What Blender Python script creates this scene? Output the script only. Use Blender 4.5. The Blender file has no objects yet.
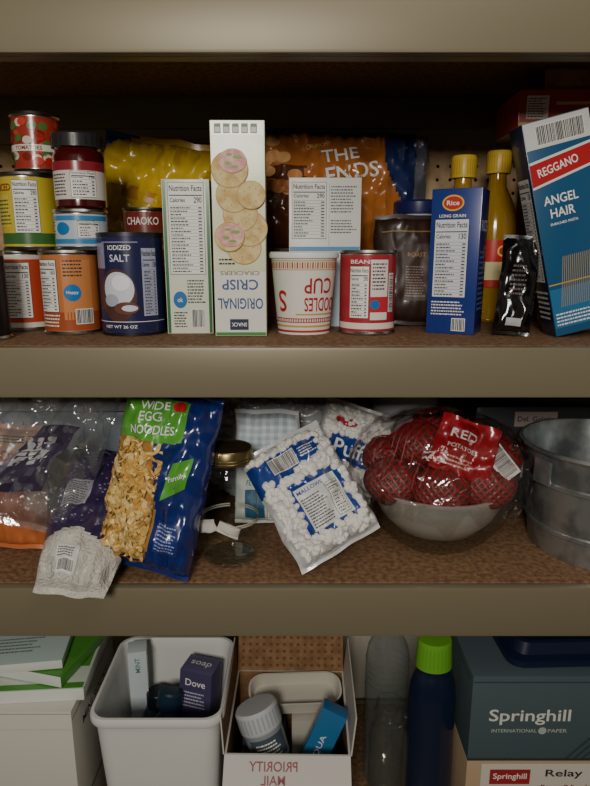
import bpy, bmesh, math, random
from mathutils import Vector, Matrix, noise
random.seed(4)
Z2, Z3, Z4 = 1.343, 1.035, 0.53     # shelf surfaces (m)
pi = math.pi

# ------------------------------------------------------------------ materials
_M = {}
def lin(h):
    h = h.lstrip('#'); o = []
    for i in (0, 2, 4):
        c = int(h[i:i+2], 16)/255
        o.append(c/12.92 if c <= .04045 else ((c+.055)/1.055)**2.4)
    return (*o, 1)
def C(hexc, rough=.45, metal=0, trans=0, alpha=1, coat=0, bump=0, bs=60, speck=None, name=None, ior=1.45):
    key = (hexc, rough, metal, trans, alpha, coat, bump, bs, speck, ior)
    if key in _M: return _M[key]
    m = bpy.data.materials.new(name or 'surface_'+hexc.strip('#'))
    m.use_nodes = True
    nt = m.node_tree; p = nt.nodes['Principled BSDF']
    p.inputs['Base Color'].default_value = lin(hexc)
    p.inputs['Roughness'].default_value = rough
    p.inputs['Metallic'].default_value = metal
    p.inputs['Transmission Weight'].default_value = trans
    p.inputs['Alpha'].default_value = alpha
    p.inputs['Coat Weight'].default_value = coat
    p.inputs['Coat Roughness'].default_value = .15
    p.inputs['IOR'].default_value = ior
    tc = nt.nodes.new('ShaderNodeTexCoord')
    if speck:
        h2, sc, lo, hi = speck
        n = nt.nodes.new('ShaderNodeTexNoise'); n.inputs['Scale'].default_value = sc
        n.inputs['Detail'].default_value = 5
        nt.links.new(tc.outputs['Object'], n.inputs['Vector'])
        r = nt.nodes.new('ShaderNodeValToRGB')
        r.color_ramp.elements[0].position = lo; r.color_ramp.elements[0].color = lin(hexc)
        r.color_ramp.elements[1].position = hi; r.color_ramp.elements[1].color = lin(h2)
        nt.links.new(n.outputs['Fac'], r.inputs['Fac'])
        nt.links.new(r.outputs['Color'], p.inputs['Base Color'])
    if bump:
        n = nt.nodes.new('ShaderNodeTexNoise'); n.inputs['Scale'].default_value = bs
        n.inputs['Detail'].default_value = 3
        nt.links.new(tc.outputs['Object'], n.inputs['Vector'])
        b = nt.nodes.new('ShaderNodeBump'); b.inputs['Strength'].default_value = bump
        b.inputs['Distance'].default_value = .004
        nt.links.new(n.outputs['Fac'], b.inputs['Height'])
        nt.links.new(b.outputs['Normal'], p.inputs['Normal'])
    _M[key] = m
    return m
def thin_glass(name, tint, base=.04, bumpy=0, milk=0.0, rough=.06):
    # thin-walled clear glass / film: see-through, with stronger reflection at grazing angles
    m = bpy.data.materials.new(name); m.use_nodes = True; nt = m.node_tree
    nt.nodes.remove(nt.nodes['Principled BSDF']); out = nt.nodes['Material Output']
    tr = nt.nodes.new('ShaderNodeBsdfTransparent'); tr.inputs[0].default_value = lin(tint)
    gl = nt.nodes.new('ShaderNodeBsdfGlossy'); gl.inputs['Roughness'].default_value = rough
    lw = nt.nodes.new('ShaderNodeLayerWeight'); lw.inputs['Blend'].default_value = .5
    pw_ = nt.nodes.new('ShaderNodeMath'); pw_.operation = 'POWER'; pw_.inputs[1].default_value = 4
    mu = nt.nodes.new('ShaderNodeMath'); mu.operation = 'MULTIPLY_ADD'; mu.inputs[1].default_value = .5; mu.inputs[2].default_value = base
    nt.links.new(lw.outputs['Facing'], pw_.inputs[0]); nt.links.new(pw_.outputs[0], mu.inputs[0])
    if bumpy:
        tc = nt.nodes.new('ShaderNodeTexCoord'); n = nt.nodes.new('ShaderNodeTexNoise'); n.inputs['Scale'].default_value = 55
        b = nt.nodes.new('ShaderNodeBump'); b.inputs['Strength'].default_value = bumpy; b.inputs['Distance'].default_value = .004
        nt.links.new(tc.outputs['Object'], n.inputs['Vector']); nt.links.new(n.outputs['Fac'], b.inputs['Height'])
        nt.links.new(b.outputs[0], gl.inputs['Normal'])
    mx = nt.nodes.new('ShaderNodeMixShader')
    nt.links.new(mu.outputs[0], mx.inputs[0]); nt.links.new(tr.outputs[0], mx.inputs[1]); nt.links.new(gl.outputs[0], mx.inputs[2])
    last = mx
    if milk:
        df = nt.nodes.new('ShaderNodeBsdfDiffuse'); df.inputs[0].default_value = (.8, .82, .82, 1)
        m2 = nt.nodes.new('ShaderNodeMixShader'); m2.inputs[0].default_value = milk
        nt.links.new(mx.outputs[0], m2.inputs[1]); nt.links.new(df.outputs[0], m2.inputs[2]); last = m2
    nt.links.new(last.outputs[0], out.inputs['Surface'])
    return m
def net_material():
    m = bpy.data.materials.new('potato_skin_in_net'); m.use_nodes = True
    nt = m.node_tree; p = nt.nodes['Principled BSDF']
    tc = nt.nodes.new('ShaderNodeTexCoord')
    outs = []
    for rot in (.8, -.8):
        mp = nt.nodes.new('ShaderNodeMapping'); mp.inputs['Rotation'].default_value = (0, rot, .3)
        w = nt.nodes.new('ShaderNodeTexWave'); w.inputs['Scale'].default_value = 42
        w.inputs['Distortion'].default_value = .8
        nt.links.new(tc.outputs['Object'], mp.inputs['Vector']); nt.links.new(mp.outputs[0], w.inputs['Vector'])
        outs.append(w.outputs['Fac'])
    mx = nt.nodes.new('ShaderNodeMath'); mx.operation = 'MAXIMUM'
    nt.links.new(outs[0], mx.inputs[0]); nt.links.new(outs[1], mx.inputs[1])
    r = nt.nodes.new('ShaderNodeValToRGB')
    r.color_ramp.elements[0].position = .86; r.color_ramp.elements[0].color = lin('#643a33')
    r.color_ramp.elements[1].position = .95; r.color_ramp.elements[1].color = lin('#a31c28')
    nt.links.new(mx.outputs[0], r.inputs[0]); nt.links.new(r.outputs[0], p.inputs['Base Color'])
    b = nt.nodes.new('ShaderNodeBump'); b.inputs['Strength'].default_value = .7; b.inputs['Distance'].default_value = .002
    nt.links.new(mx.outputs[0], b.inputs['Height']); nt.links.new(b.outputs[0], p.inputs['Normal'])
    p.inputs['Roughness'].default_value = .42
    return m

WHITE = C('#ecebe6', .5); BLACK = C('#16161a', .5); INK = C('#2a2a30', .6)
STEEL = C('#b9b9b6', .28, 1); RED = C('#b5202a', .4); TAUPE = C('#7e755f', .42, .15, bump=.05, bs=8)
GLASS = thin_glass('clear_glass', '#fbfefd', .03); FILM = thin_glass('produce_film', '#f7f9fb', .14, .9, .07, .12)

# ------------------------------------------------------------------ text meshes
_T = {}
def tmesh(t):
    if t in _T: return _T[t]
    cu = bpy.data.curves.new('tmp', 'FONT'); cu.body = t; cu.size = 1; cu.resolution_u = 3; cu.offset = .012
    cu.align_x = 'LEFT'
    o = bpy.data.objects.new('tmp', cu); bpy.context.scene.collection.objects.link(o)
    dg = bpy.context.evaluated_depsgraph_get()
    me = o.evaluated_get(dg).to_mesh()
    vs = [(v.co.x, v.co.y) for v in me.vertices]; fs = [tuple(p.vertices) for p in me.polygons]
    bpy.data.objects.remove(o); bpy.data.curves.remove(cu)
    x0 = min(v[0] for v in vs); x1 = max(v[0] for v in vs); y0 = min(v[1] for v in vs); y1 = max(v[1] for v in vs)
    vs = [((x-x0)/(x1-x0)-.5, (y-y0)/(y1-y0)-.5) for x, y in vs]
    _T[t] = (vs, fs)
    return _T[t]

# ------------------------------------------------------------------ builder
class B:
    def __init__(s, name):
        s.name = name; s.v = []; s.f = []; s.m = []; s.mats = []
    def mi(s, mat):
        if mat not in s.mats: s.mats.append(mat)
        return s.mats.index(mat)
    def add(s, vs, fs, mat, T=None):
        k = len(s.v)
        if T is not None: vs = [T @ Vector(v) for v in vs]
        s.v += [tuple(v) for v in vs]
        s.f += [tuple(i+k for i in f) for f in fs]
        if isinstance(mat, list): s.m += [s.mi(x) for x in mat]
        else: s.m += [s.mi(mat)]*len(fs)
    def box(s, w, d, h, mat, bev=.0012, base=(0, 0, 0), T=None, **side):
        bm = bmesh.new(); bmesh.ops.create_cube(bm, size=1)
        for v in bm.verts: v.co = Vector((v.co.x*w, v.co.y*d, (v.co.z+.5)*h))
        if bev: bmesh.ops.bevel(bm, geom=bm.edges[:], offset=bev, segments=2, affect='EDGES', profile=.6)
        bm.normal_update()
        vs = [v.co+Vector(base) for v in bm.verts]; fs = []; ms = []
        for f in bm.faces:
            fs.append([v.index for v in f.verts]); n = f.normal; mm = mat
            for key, ax in (('front', (0, -1, 0)), ('left', (-1, 0, 0)), ('right', (1, 0, 0)), ('top', (0, 0, 1)), ('back', (0, 1, 0))):
                if key in side and n.dot(Vector(ax)) > .8: mm = side[key]
            ms.append(mm)
        bm.free(); s.add(vs, fs, ms, T)
    def lathe(s, prof, mat, seg=48, T=None, sy=1):
        vs = []; rings = []; fs = []; ms = []
        for r, z in prof:
            if r < 1e-6: rings.append([len(vs)]); vs.append((0, 0, z))
            else:
                rings.append(list(range(len(vs), len(vs)+seg)))
                vs += [(r*math.sin(2*pi*i/seg), -r*math.cos(2*pi*i/seg)*sy, z) for i in range(seg)]
        for j in range(len(prof)-1):
            a, b = rings[j], rings[j+1]; mm = mat[j] if isinstance(mat, list) else mat
            for i in range(seg):
                k = (i+1) % seg
                if len(a) == 1 and len(b) == 1: continue
                if len(a) == 1: f = (a[0], b[k], b[i])
                elif len(b) == 1: f = (a[i], a[k], b[0])
                else: f = (a[i], a[k], b[k], b[i])
                fs.append(f); ms.append(mm)
        s.add(vs, fs, ms, T)
    def rect(s, S, u0, v0, u1, v1, mat, L=1):
        f, st, dl = S; nu = max(1, math.ceil(abs(u1-u0)/st)); nv = max(1, math.ceil(abs(v1-v0)/st))
        if st >= .0039 and dl < .0004: nv = 1
        vs = [f(u0+(u1-u0)*i/nu, v0+(v1-v0)*j/nv, L*dl) for j in range(nv+1) for i in range(nu+1)]
        fs = [(j*(nu+1)+i, j*(nu+1)+i+1, (j+1)*(nu+1)+i+1, (j+1)*(nu+1)+i) for j in range(nv) for i in range(nu)]
        s.add(vs, fs, mat)
    def quad(s, S, pts, mat, L=1, n=8):
        f, st, dl = S; vs = []
        a, b, c, d = [Vector(p) for p in pts]
        for j in range(n+1):
            for i in range(n+1):
                p = (a*(1-i/n)+b*(i/n))*(1-j/n)+(d*(1-i/n)+c*(i/n))*(j/n)
                vs.append(f(p.x, p.y, L*dl))
        fs = [(j*(n+1)+i, j*(n+1)+i+1, (j+1)*(n+1)+i+1, (j+1)*(n+1)+i) for j in range(n) for i in range(n)]
        s.add(vs, fs, mat)
    def disc(s, S, u, v, ru, rv, mat, L=1, seg=28, rings=4):
        f, st, dl = S; vs = [f(u, v, L*dl)]; fs = []
        for k in range(1, rings+1):
            for i in range(seg):
                a = 2*pi*i/seg; vs.append(f(u+ru*k/rings*math.cos(a), v+rv*k/rings*math.sin(a), L*dl))
        for i in range(seg):
            j = (i+1) % seg; fs.append((0, 1+i, 1+j))
            for k in range(rings-1):
                fs.append((1+k*seg+i, 1+(k+1)*seg+i, 1+(k+1)*seg+j, 1+k*seg+j))
        s.add(vs, fs, mat)
    def text(s, S, t, u, v, w, h, mat, L=2, rot=0):
        f, st, dl = S; vs, fs = tmesh(t); c, n = math.cos(rot), math.sin(rot)
        s.add([f(u+x*w*c-y*h*n, v+x*w*n+y*h*c, L*dl) for x, y in vs], fs, mat)
    def lines(s, S, u0, v0, u1, v1, n, mat, L=3, fill=.42):
        st = (v1-v0)/n
        for i in range(n):
            y = v0+st*(i+.25); x = u0; end = u1-(u1-u0)*random.random()*.25
            while x < end-.0015:
                w = min(random.uniform(.001, .0045), end-x)
                s.rect(S, x, y, x+w, y+st*fill, mat, L); x += w+.0009
    def nutri(s, S, u0, v0, u1, v1, L=2, bg=None, ink=None):
        ink = ink or INK; bg = bg or WHITE; w = u1-u0; h = v1-v0; b = .0006
        s.rect(S, u0, v0, u1, v1, ink, L); s.rect(S, u0+b, v0+b, u1-b, v1-b, bg, L+1)
        hh = min(.009, h*.1)
        s.text(S, 'Nutrition Facts', (u0+u1)/2, v1-hh*.8, w*.9, hh*.8, ink, L+2)
        y = v1-hh*1.7; s.rect(S, u0+.002, y-.0012, u1-.002, y, ink, L+2)
        s.text(S, 'Calories', u0+w*.27, y-hh*.7, w*.42, hh*.6, ink, L+2)
        s.text(S, random.choice(['70', '130', '290', '160']), u1-w*.17, y-hh*.7, w*.22, hh*.8, ink, L+2)
        y -= hh*1.5; n = max(4, int((y-v0)/.0042)); st = (y-v0-.002)/n
        for i in range(n):
            yy = y-st*(i+1)
            s.rect(S, u0+.002, yy+st*.94, u1-.002, yy+st, ink, L+2)
            x = u0+.003; e = u0+.003+w*random.uniform(.25, .6)
            while x < e:
                ww = random.uniform(.0012, .004); s.rect(S, x, yy+st*.25, min(x+ww, e), yy+st*.6, ink, L+2); x += ww+.0008
            s.rect(S, u1-.003-w*.1, yy+st*.25, u1-.003, yy+st*.6, ink, L+2)
    def bar(s, S, u0, v0, u1, v1, L=2, vert=True):
        s.rect(S, u0, v0, u1, v1, WHITE, L); x = (u0 if vert else v0)+.001; e = (u1 if vert else v1)-.001
        while x < e:
            w = random.choice([.0005, .0008, .0012])
            if vert: s.rect(S, x, v0+.001, min(x+w, e), v1-.001, BLACK, L+1)
            else: s.rect(S, u0+.001, x, u1-.001, min(x+w, e), BLACK, L+1)
            x += w+random.choice([.0006, .0010])
    def done(s, loc=(0, 0, 0), yaw=0, lean=0, roll=0, scale=(1, 1, 1), angle=35):
        me = bpy.data.meshes.new(s.name); me.from_pydata(s.v, [], s.f)
        for m in s.mats: me.materials.append(m)
        me.polygons.foreach_set('material_index', s.m)
        me.polygons.foreach_set('use_smooth', [True]*len(me.polygons))
        me.update()
        try: me.set_sharp_from_angle(angle=math.radians(angle))
        except Exception: pass
        o = bpy.data.objects.new(s.name, me); bpy.context.scene.collection.objects.link(o)
        r = math.radians
        o.matrix_world = Matrix.Translation(loc) @ Matrix.Rotation(r(yaw), 4, 'Z') @ Matrix.Rotation(-r(lean), 4, 'X') @ Matrix.Rotation(r(roll), 4, 'Y') @ Matrix.Diagonal((*scale, 1))
        return o
def adopt(parent, child):
    mw = child.matrix_world.copy(); child.parent = parent
    child.matrix_parent_inverse = parent.matrix_world.inverted(); child.matrix_world = mw
def SF(d): return (lambda u, v, o: (u, -d/2-o, v), 1, .0003)
def SL(w): return (lambda u, v, o: (-w/2-o, -u, v), 1, .0003)
def SR(w): return (lambda u, v, o: (w/2+o, u, v), 1, .0003)
def ST(h): return (lambda u, v, o: (u, v, h+o), 1, .0003)
def SC(r, r0=None):
    rf = r if callable(r) else (lambda z: r)
    r0 = r0 or (r if not callable(r) else rf(.05))
    return (lambda u, v, o: ((rf(v)+o)*math.sin(u/r0), -(rf(v)+o)*math.cos(u/r0), v), .004, .0003)

class Pil:
    def __init__(s, w, h, t, seed=1, wr=.004, p=2.4, q=3, pinch=.05, heavy=.25, seal=.93, taper=0):
        s.__dict__.update(locals())
    def pt(s, u, v, off=0, side=-1):
        a = max(-1, min(1, 2*u/s.w)); b = max(-1, min(1, 2*v/s.h-1)); bb = min(1, abs(b)/s.seal)
        e = max(0, 1-abs(a)**s.p)**.5*max(0, 1-bb**s.q)**.5
        n = noise.noise(Vector((u*28+s.seed*7, v*28, s.seed+side)))*s.wr+noise.noise(Vector((u*80, v*50+s.seed, side*3)))*s.wr*.45
        n += s.wr*.55*(1-2*abs(noise.noise(Vector((u*38+s.seed, v*22-s.seed, side*2.0)))))-s.wr*.3
        n += s.wr*.5*math.sin(u*330+3*noise.noise(Vector((u*20, v*20, s.seed))))*max(0, (abs(b)-.55))*2
        d = max(.0005, s.t/2*e*(1-s.heavy*b)+n*min(1, e*3))
        wave = .006*math.sin(u*45+s.seed)*max(0, abs(b)-.75)*3
        x = u*(1-s.pinch*e)*(1-s.taper*max(0, -b))+.003*noise.noise(Vector((v*30, s.seed, 0)))*abs(a)
        z = v+.003*noise.noise(Vector((u*30, s.seed, 5)))*abs(b)
        return (x, side*(d+(off+.0008 if off else 0))+wave, z)
    def S(s): return (lambda u, v, o: s.pt(u, v, o), .0035, .0005)
    def build(s, b, matf, nx=44, ny=60):
        for side in (-1, 1):
            vs = [s.pt(-s.w/2+s.w*i/nx, s.h*j/ny, 0, side) for j in range(ny+1) for i in range(nx+1)]
            fs = []; ms = []
            for j in range(ny):
                for i in range(nx):
                    k = j*(nx+1)+i; f = (k, k+1, k+nx+2, k+nx+1)
                    fs.append(f if side < 0 else f[::-1])
                    ms.append(matf(-s.w/2+s.w*(i+.5)/nx, s.h*(j+.5)/ny, side) if callable(matf) else matf)
            b.add(vs, fs, ms)

def can_body(b, r, h, lab, z=0, metal=STEEL, lid=None):
    prof = [(0, .003), (r-.004, .003), (r-.003, 0), (r-.0003, 0), (r+.0006, .002), (r-.0012, .0045), (r-.0012, .005), (r-.0012, h-.006), (r-.0012, h-.005), (r+.0006, h-.003), (r-.0002, h), (r-.002, h), (r-.0035, h-.004), (r*.6, h-.004), (r*.58, h-.0048), (0, h-.0045)]
    prof = [(p, q+z) for p, q in prof]
    m = [metal]*15; m[6] = lab
    b.lathe(prof, m, 56)
def rrloft(b, loops, mats, n=6, T=None, cap0=True, cap1=True):
    vs = []; m = 4*(n+1)
    for w, d, r, z in loops:
        for cx, cy, a0 in ((w/2-r, d/2-r, 0), (-w/2+r, d/2-r, pi/2), (-w/2+r, -d/2+r, pi), (w/2-r, -d/2+r, 1.5*pi)):
            for i in range(n+1):
                a = a0+pi/2*i/n; vs.append((cx+r*math.cos(a), cy+r*math.sin(a), z))
    fs = []; ms = []
    for k in range(len(loops)-1):
        for i in range(m):
            j = (i+1) % m; fs.append((k*m+i, k*m+j, (k+1)*m+j, (k+1)*m+i)); ms.append(mats[k] if isinstance(mats, list) else mats)
    if cap0: fs.append(tuple(range(m))[::-1]); ms.append(mats[0] if isinstance(mats, list) else mats)
    if cap1: fs.append(tuple((len(loops)-1)*m+i for i in range(m))); ms.append(mats[-1] if isinstance(mats, list) else mats)
    b.add(vs, fs, ms, T)

# ------------------------------------------------------------------ room
def slab(name, x0, x1, y0, y1, z0, z1, mat, bev=0):
    b = B(name); b.box(x1-x0, y1-y0, z1-z0, mat, bev); return b.done(((x0+x1)/2, (y0+y1)/2, z0))
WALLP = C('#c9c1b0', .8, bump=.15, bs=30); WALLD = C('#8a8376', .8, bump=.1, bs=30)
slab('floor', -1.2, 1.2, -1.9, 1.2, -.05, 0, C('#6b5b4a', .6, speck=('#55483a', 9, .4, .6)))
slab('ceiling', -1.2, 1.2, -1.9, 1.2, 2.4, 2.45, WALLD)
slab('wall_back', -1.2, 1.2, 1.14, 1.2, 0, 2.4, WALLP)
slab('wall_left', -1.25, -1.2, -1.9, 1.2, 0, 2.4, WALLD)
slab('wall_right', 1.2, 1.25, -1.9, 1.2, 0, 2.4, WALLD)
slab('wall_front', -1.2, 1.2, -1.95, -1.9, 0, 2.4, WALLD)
b = B('pegboard'); b.box(1.9, .006, .55, C('#c9ab82', .7, speck=('#b5966e', 60, .4, .6)), .001)
S = SF(.006); hole = C('#17120d', .9)
for i in range(68):
    for j in range(12):
        b.disc(S, -.74+i*.0225, .268+j*.0225, .0030, .0030, hole, 1, 10, 1)
b.done((0, 1.136, 1.08))
slab('trim_1', -.9, .9, 1.118, 1.132, 1.632, 1.66, C('#a8a294', .7))

PB = C('#8c6b4c', .75, speck=('#664a36', 140, .38, .62), bump=.2, bs=200, name='particle_board')
for zt, lh in ((1.722, .070), (Z2, .0605), (Z3, .0700), (Z4, .06)):
    b = B('shelf')
    b.box(1.66, .385, .015, PB, .0008, base=(0, .9075, -.015 if zt < 1.7 else -.022))
    b.box(1.66, .014, lh, TAUPE, .004, base=(0, .707, -lh))
    b.box(1.66, .012, lh, TAUPE, .003, base=(0, 1.107, -lh))
    b.box(1.66, .02, .003, TAUPE, .0008, base=(0, .722, -lh))
    b.done((0, 0, zt-.0004))
for x in (-.852, .852):
    for y in (.716, 1.096):
        b = B('shelf_post'); b.box(.04, .003, 2.0, TAUPE, .0005, base=(0, -.014, 0)); b.box(.003, .03, 2.0, TAUPE, .0005, base=(.018 if x > 0 else -.018, 0, 0)); b.done((x, y, 0))

# ------------------------------------------------------------------ SHELF 2: cans
def canobj(name, x, y, z, r, h, base, fn, yaw=0):
    b = B(name); can_body(b, r, h, base); fn(b, SC(r-.0012), r, h); return b.done((x, y, z), yaw)
CLAB = lambda c: C(c, .3, coat=.3)
def f_black(b, S, r, h):
    b.rect(S, -.03, .03, .03, h-.03, CLAB('#2c2a2e'), 1)
canobj('black_tin', -.394, .770, Z2, .034, .108, C('#121214', .4), f_black)
def f_left(b, S, r, h):
    b.rect(S, -.06, .012, .06, h-.012, CLAB('#b5442c'), 1)
    b.nutri(S, -.012, .018, .022, h-.016)
    b.rect(S, -.035, .018, -.014, h-.016, CLAB('#e9dfc8'), 2); b.lines(S, -.034, .03, -.015, h-.03, 10, INK)
canobj('soup_can', -.3815, .876, Z2, .0365, .109, CLAB('#d9d2c4'), f_left)
def f_or(b, S, r, h):
    b.rect(S, -.07, .006, .07, .03, CLAB('#a34e2a'), 1)
    b.nutri(S, -.034, .03, -.004, h-.012)
    b.rect(S, .002, .02, .04, h-.012, CLAB('#cc844c'), 1)
    b.disc(S, .014, .055, .011, .011, CLAB('#1f74b8'), 2); b.text(S, 'Happy', .014, .055, .015, .005, WHITE, 3)
    b.lines(S, .004, .075, .035, .098, 5, INK, 2)
    b.bar(S, .016, .014, .04, .034)
    b.lines(S, -.034, .01, -.002, .028, 4, WHITE, 2)
canobj('soup_can', -.3025, .838, Z2, .0385, .109, CLAB('#bf7440'), f_or)
def f_yel(b, S, r, h):
    b.rect(S, -.07, .008, .07, .022, CLAB('#3b6b34'), 1)
    b.nutri(S, -.006, .022, .026, h-.01)
    b.rect(S, -.04, .03, -.012, .07, CLAB('#d9c14a'), 1); b.lines(S, -.036, .032, -.01, .066, 7, C('#3a6a3a'), 2)
    b.text(S, 'SLICED', -.022, .08, .028, .009, C('#8b2018'), 2)
canobj('pineapple_can', -.362, .870, Z2+.109, .0375, .099, CLAB('#cdb63e'), f_yel)
def f_tom(b, S, r, h):
    for k in range(70):
        b.disc(S, random.uniform(-.06, .06), random.uniform(.012, h-.012), .006, .005, CLAB(random.choice(['#b8281f', '#cf4536', '#8a1a14', '#4e7a35', '#d9cfc0'])), 1+k % 4, 14, 2)
    b.rect(S, -.05, .026, .05, .034, CLAB('#e8e2d4'), 5); b.text(S, 'TOMATOES', .0, .030, .034, .005, CLAB('#7b1a14'), 6)
canobj('tomato_can', -.3445, .870, Z2+.208, .031, .074, CLAB('#a5372a'), f_tom)
def f_tuna(b, S, r, h):
    b.rect(S, -.06, .008, .06, .014, CLAB('#3d83b8'), 1); b.rect(S, -.06, h-.014, .06, h-.008, CLAB('#3d83b8'), 1)
    b.nutri(S, .006, .015, .035, h-.014); b.disc(S, -.014, .027, .010, .008, CLAB('#1f74b8'), 2)
    b.lines(S, -.045, .015, -.028, h-.014, 6, INK, 2)
canobj('fish_can', -.284, .842, Z2+.109, .0350, .051, CLAB('#b9c4cc'), f_tuna)
b = B('jam_jar'); r = .0325
jam = C('#4a0f12', .12, coat=1)
b.lathe([(0, 0), (r-.004, 0), (r, .004), (r, .066), (r-.003, .071), (r-.006, .074), (r-.004, .076), (r, .076), (r, .091), (r-.002, .093), (0, .093)],
        [jam]*5+[jam, C('#2c2b2d', .35)]+[C('#2f2e31', .35)]*3, 48)
S = SC(r)
b.rect(S, -.045, .012, .045, .058, CLAB('#d9d2cb'), 1); b.rect(S, -.045, .047, .045, .058, CLAB('#8f2530'), 2)
b.nutri(S, -.006, .014, .026, .046); b.lines(S, -.034, .016, -.01, .044, 7, INK, 2)
for k in range(26):
    a = 2*pi*k/26; b.rect(SC(r), a*r, .078, a*r+.002, .089, C('#232225', .4), 1)
b.done((-.281, .842, Z2+.16), 8)
b = B('salt_canister'); r = .043; h = .131
navy = CLAB('#23264f')
b.lathe([(0, .002), (r-.002, .002), (r-.002, 0), (r, 0), (r, .004), (r-.0008, .0045), (r-.0008, h-.006), (r, h-.0055), (r, h), (r-.003, h), (r-.003, h-.003), (0, h-.003)],
        [STEEL, STEEL, STEEL, C('#3a3a44', .35, .8), STEEL, navy, STEEL, C('#3d3d4a', .35, .7), STEEL, navy, C('#c9c6bc', .5)], 64)
S = SC(r-.0008)
b.text(S, 'IODIZED', -.004, .112, .030, .006, WHITE); b.text(S, 'SALT', -.004, .099, .026, .009, C('#cfd2e8'), 2)
b.rect(S, -.03, .118, .02, .1195, C('#8f86b0'), 2); b.rect(S, -.05, .086, -.026, .118, CLAB('#8d8aa8'), 1)
b.disc(S, -.010, .052, .026, .034, CLAB('#54372f'), 1)
b.disc(S, -.008, .060, .021, .022, CLAB('#d5d8e4'), 2); b.disc(S, -.004, .068, .012, .010, CLAB('#f2f3f8'), 3)
b.disc(S, -.018, .046, .010, .008, CLAB('#aeb2c0'), 4); b.disc(S, .002, .036, .016, .008, CLAB('#6b4438'), 5); b.disc(S, .006, .036, .010, .004, CLAB('#d5d8e4'), 6)
b.nutri(S, .023, .025, .045, .112, bg=CLAB('#aaadc8')); b.text(S, 'NET WT 26 OZ', -.008, .012, .045, .004, WHITE); b.rect(S, -.05, .018, .06, .0188, WHITE, 2)
b.done((-.2185, .834, Z2), 0)
def f_coco(b, S, r, h):
    b.rect(S, -.05, h-.03, .05, h-.006, CLAB('#7c2d24'), 1)
    b.text(S, 'CHAOKO', 0, h-.019, .05, .011, WHITE); b.rect(S, -.05, .01, .05, .03, CLAB('#c9a66a'), 1)
canobj('coconut_milk_can', -.231, .962, Z2, .035, .086, CLAB('#6a3a2c'), f_coco)
canobj('coconut_milk_can', -.224, .960, Z2+.086, .035, .084, CLAB('#6a3a2c'), f_coco)

# ------------------------------------------------------------------ boxes
b = B('cereal_box'); w, d, h = .061, .10, .197
gr = CLAB('#2f6b3c'); cr = CLAB('#dfe2d2')
b.box(w, d, h, cr, .001, left=gr, right=gr); S = SF(d)
b.rect(S, -w/2+.001, .001, -w/2+.005, h-.001, gr); b.rect(S, w/2-.005, .001, w/2-.001, h-.001, gr)
b.nutri(S, -.023, .078, .023, h-.004); b.disc(S, -.012, .045, .009, .011, CLAB('#2a6fae'), 2); b.text(S, 'ok', -.012, .045, .007, .006, WHITE, 3)
b.lines(S, -.002, .04, .022, .072, 8, INK, 2); b.bar(S, .002, .008, .021, .033); b.lines(S, -.021, .008, -.002, .03, 6, INK, 2)
b.done((-.1415, .868, Z2), 2)
b = B('cracker_box'); w, d, h = .0665, .048, .262
cream = CLAB('#e9e7cf'); b.box(w, d, h, cream, .001, right=CLAB('#9fc08a'), left=CLAB('#b9cf9c'), top=CLAB('#cfd8b8')); S = SF(d)
b.rect(S, -w/2+.0006, .0006, w/2-.0006, h-.0006, C('#c6cfa8', .35, speck=('#e0dcbc', 18, .35, .6), coat=.3), 1)
b.rect(S, -w/2+.0006, .0006, w/2-.0006, .082, CLAB('#e2e1d6'), 2)
b.text(S, 'CRISP', .0, .066, .046, .013, C('#2d4b8c'), 4, pi)
b.text(S, 'ORIGINAL', .0, .042, .058, .014, C('#2d4b8c'), 4, pi)
b.text(S, 'CRACKERS', .0, .0805, .05, .005, C('#8a7a5a'), 4, pi)
b.rect(S, -w/2+.001, .001, w/2-.001, .005, CLAB('#3f8a3d'), 3)
b.rect(S, -.014, .008, .010, .022, C('#1a2748'), 3); b.text(S, 'SNACK', -.002, .015, .02, .005, WHITE, 4, pi)
ck = C('#e0cb94', .7, speck=('#c9a96c', 90, .4, .65)); ck2 = C('#b9935a', .7)
for i, (u, v, r_) in enumerate([(.006, .112, .021), (.013, .135, .022), (.002, .152, .021), (-.006, .175, .021), (-.010, .205, .022), (-.012, .125, .018), (.016, .175, .017)]):
    b.disc(S, u, v, r_*1.04, r_*1.0, ck2, 4+i*2, 32); b.disc(S, u, v, r_, r_*.95, ck, 5+i*2, 32)
    for k in range(7):
        a = k*2*pi/7; b.disc(S, u+r_*.55*math.cos(a), v+r_*.55*math.sin(a), .0009, .0009, C('#9a7a48'), 6+i*2, 8, 1)
for u, v in ((-.006, .215), (-.010, .127)):
    b.disc(S, u, v, .017, .014, C('#cf8e86', .5, speck=('#e8b8a8', 120, .4, .6)), 19)
    for q in ((.006, .004, .006, .002), (-.006, -.003, .004, .002), (.002, -.007, .005, .0015), (-.004, .007, .004, .0015)): b.disc(S, u+q[0], v+q[1], q[2], q[3], C('#6f9c3c'), 20, 12, 1)
b.rect(S, .018, .19, .031, .235, CLAB('#b9cf8c'), 3)
b.rect(S, -w/2+.001, h-.018, w/2-.001, h-.001, CLAB('#d5d8c6'), 3)
for k in range(5): b.rect(S, -.028+k*.011, h-.015, -.02+k*.011, h-.004, C('#7d8a74'), 4); b.rect(S, -.027+k*.011, h-.014, -.021+k*.011, h-.008, WHITE, 5)
b.lines(S, -.026, .09, .0, .1, 2, INK, 3)
b.done((-.0705, .818, Z2), 1)
b = B('snack_box'); w, d, h = .102, .05, .208
b.box(w, d, h, CLAB('#e2e2dc'), .001, left=CLAB('#d68a3c'), right=CLAB('#4a87bb')); S = SF(d)
b.nutri(S, -.047, .125, .002, h-.006); b.lines(S, .008, .16, .046, .198, 9, C('#5a5a62'), 2)
b.lines(S, .008, .132, .046, .152, 5, C('#5a5a62'), 2); b.rect(S, .0055, .115, .0060, .2, C('#4a87bb'), 2)
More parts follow.
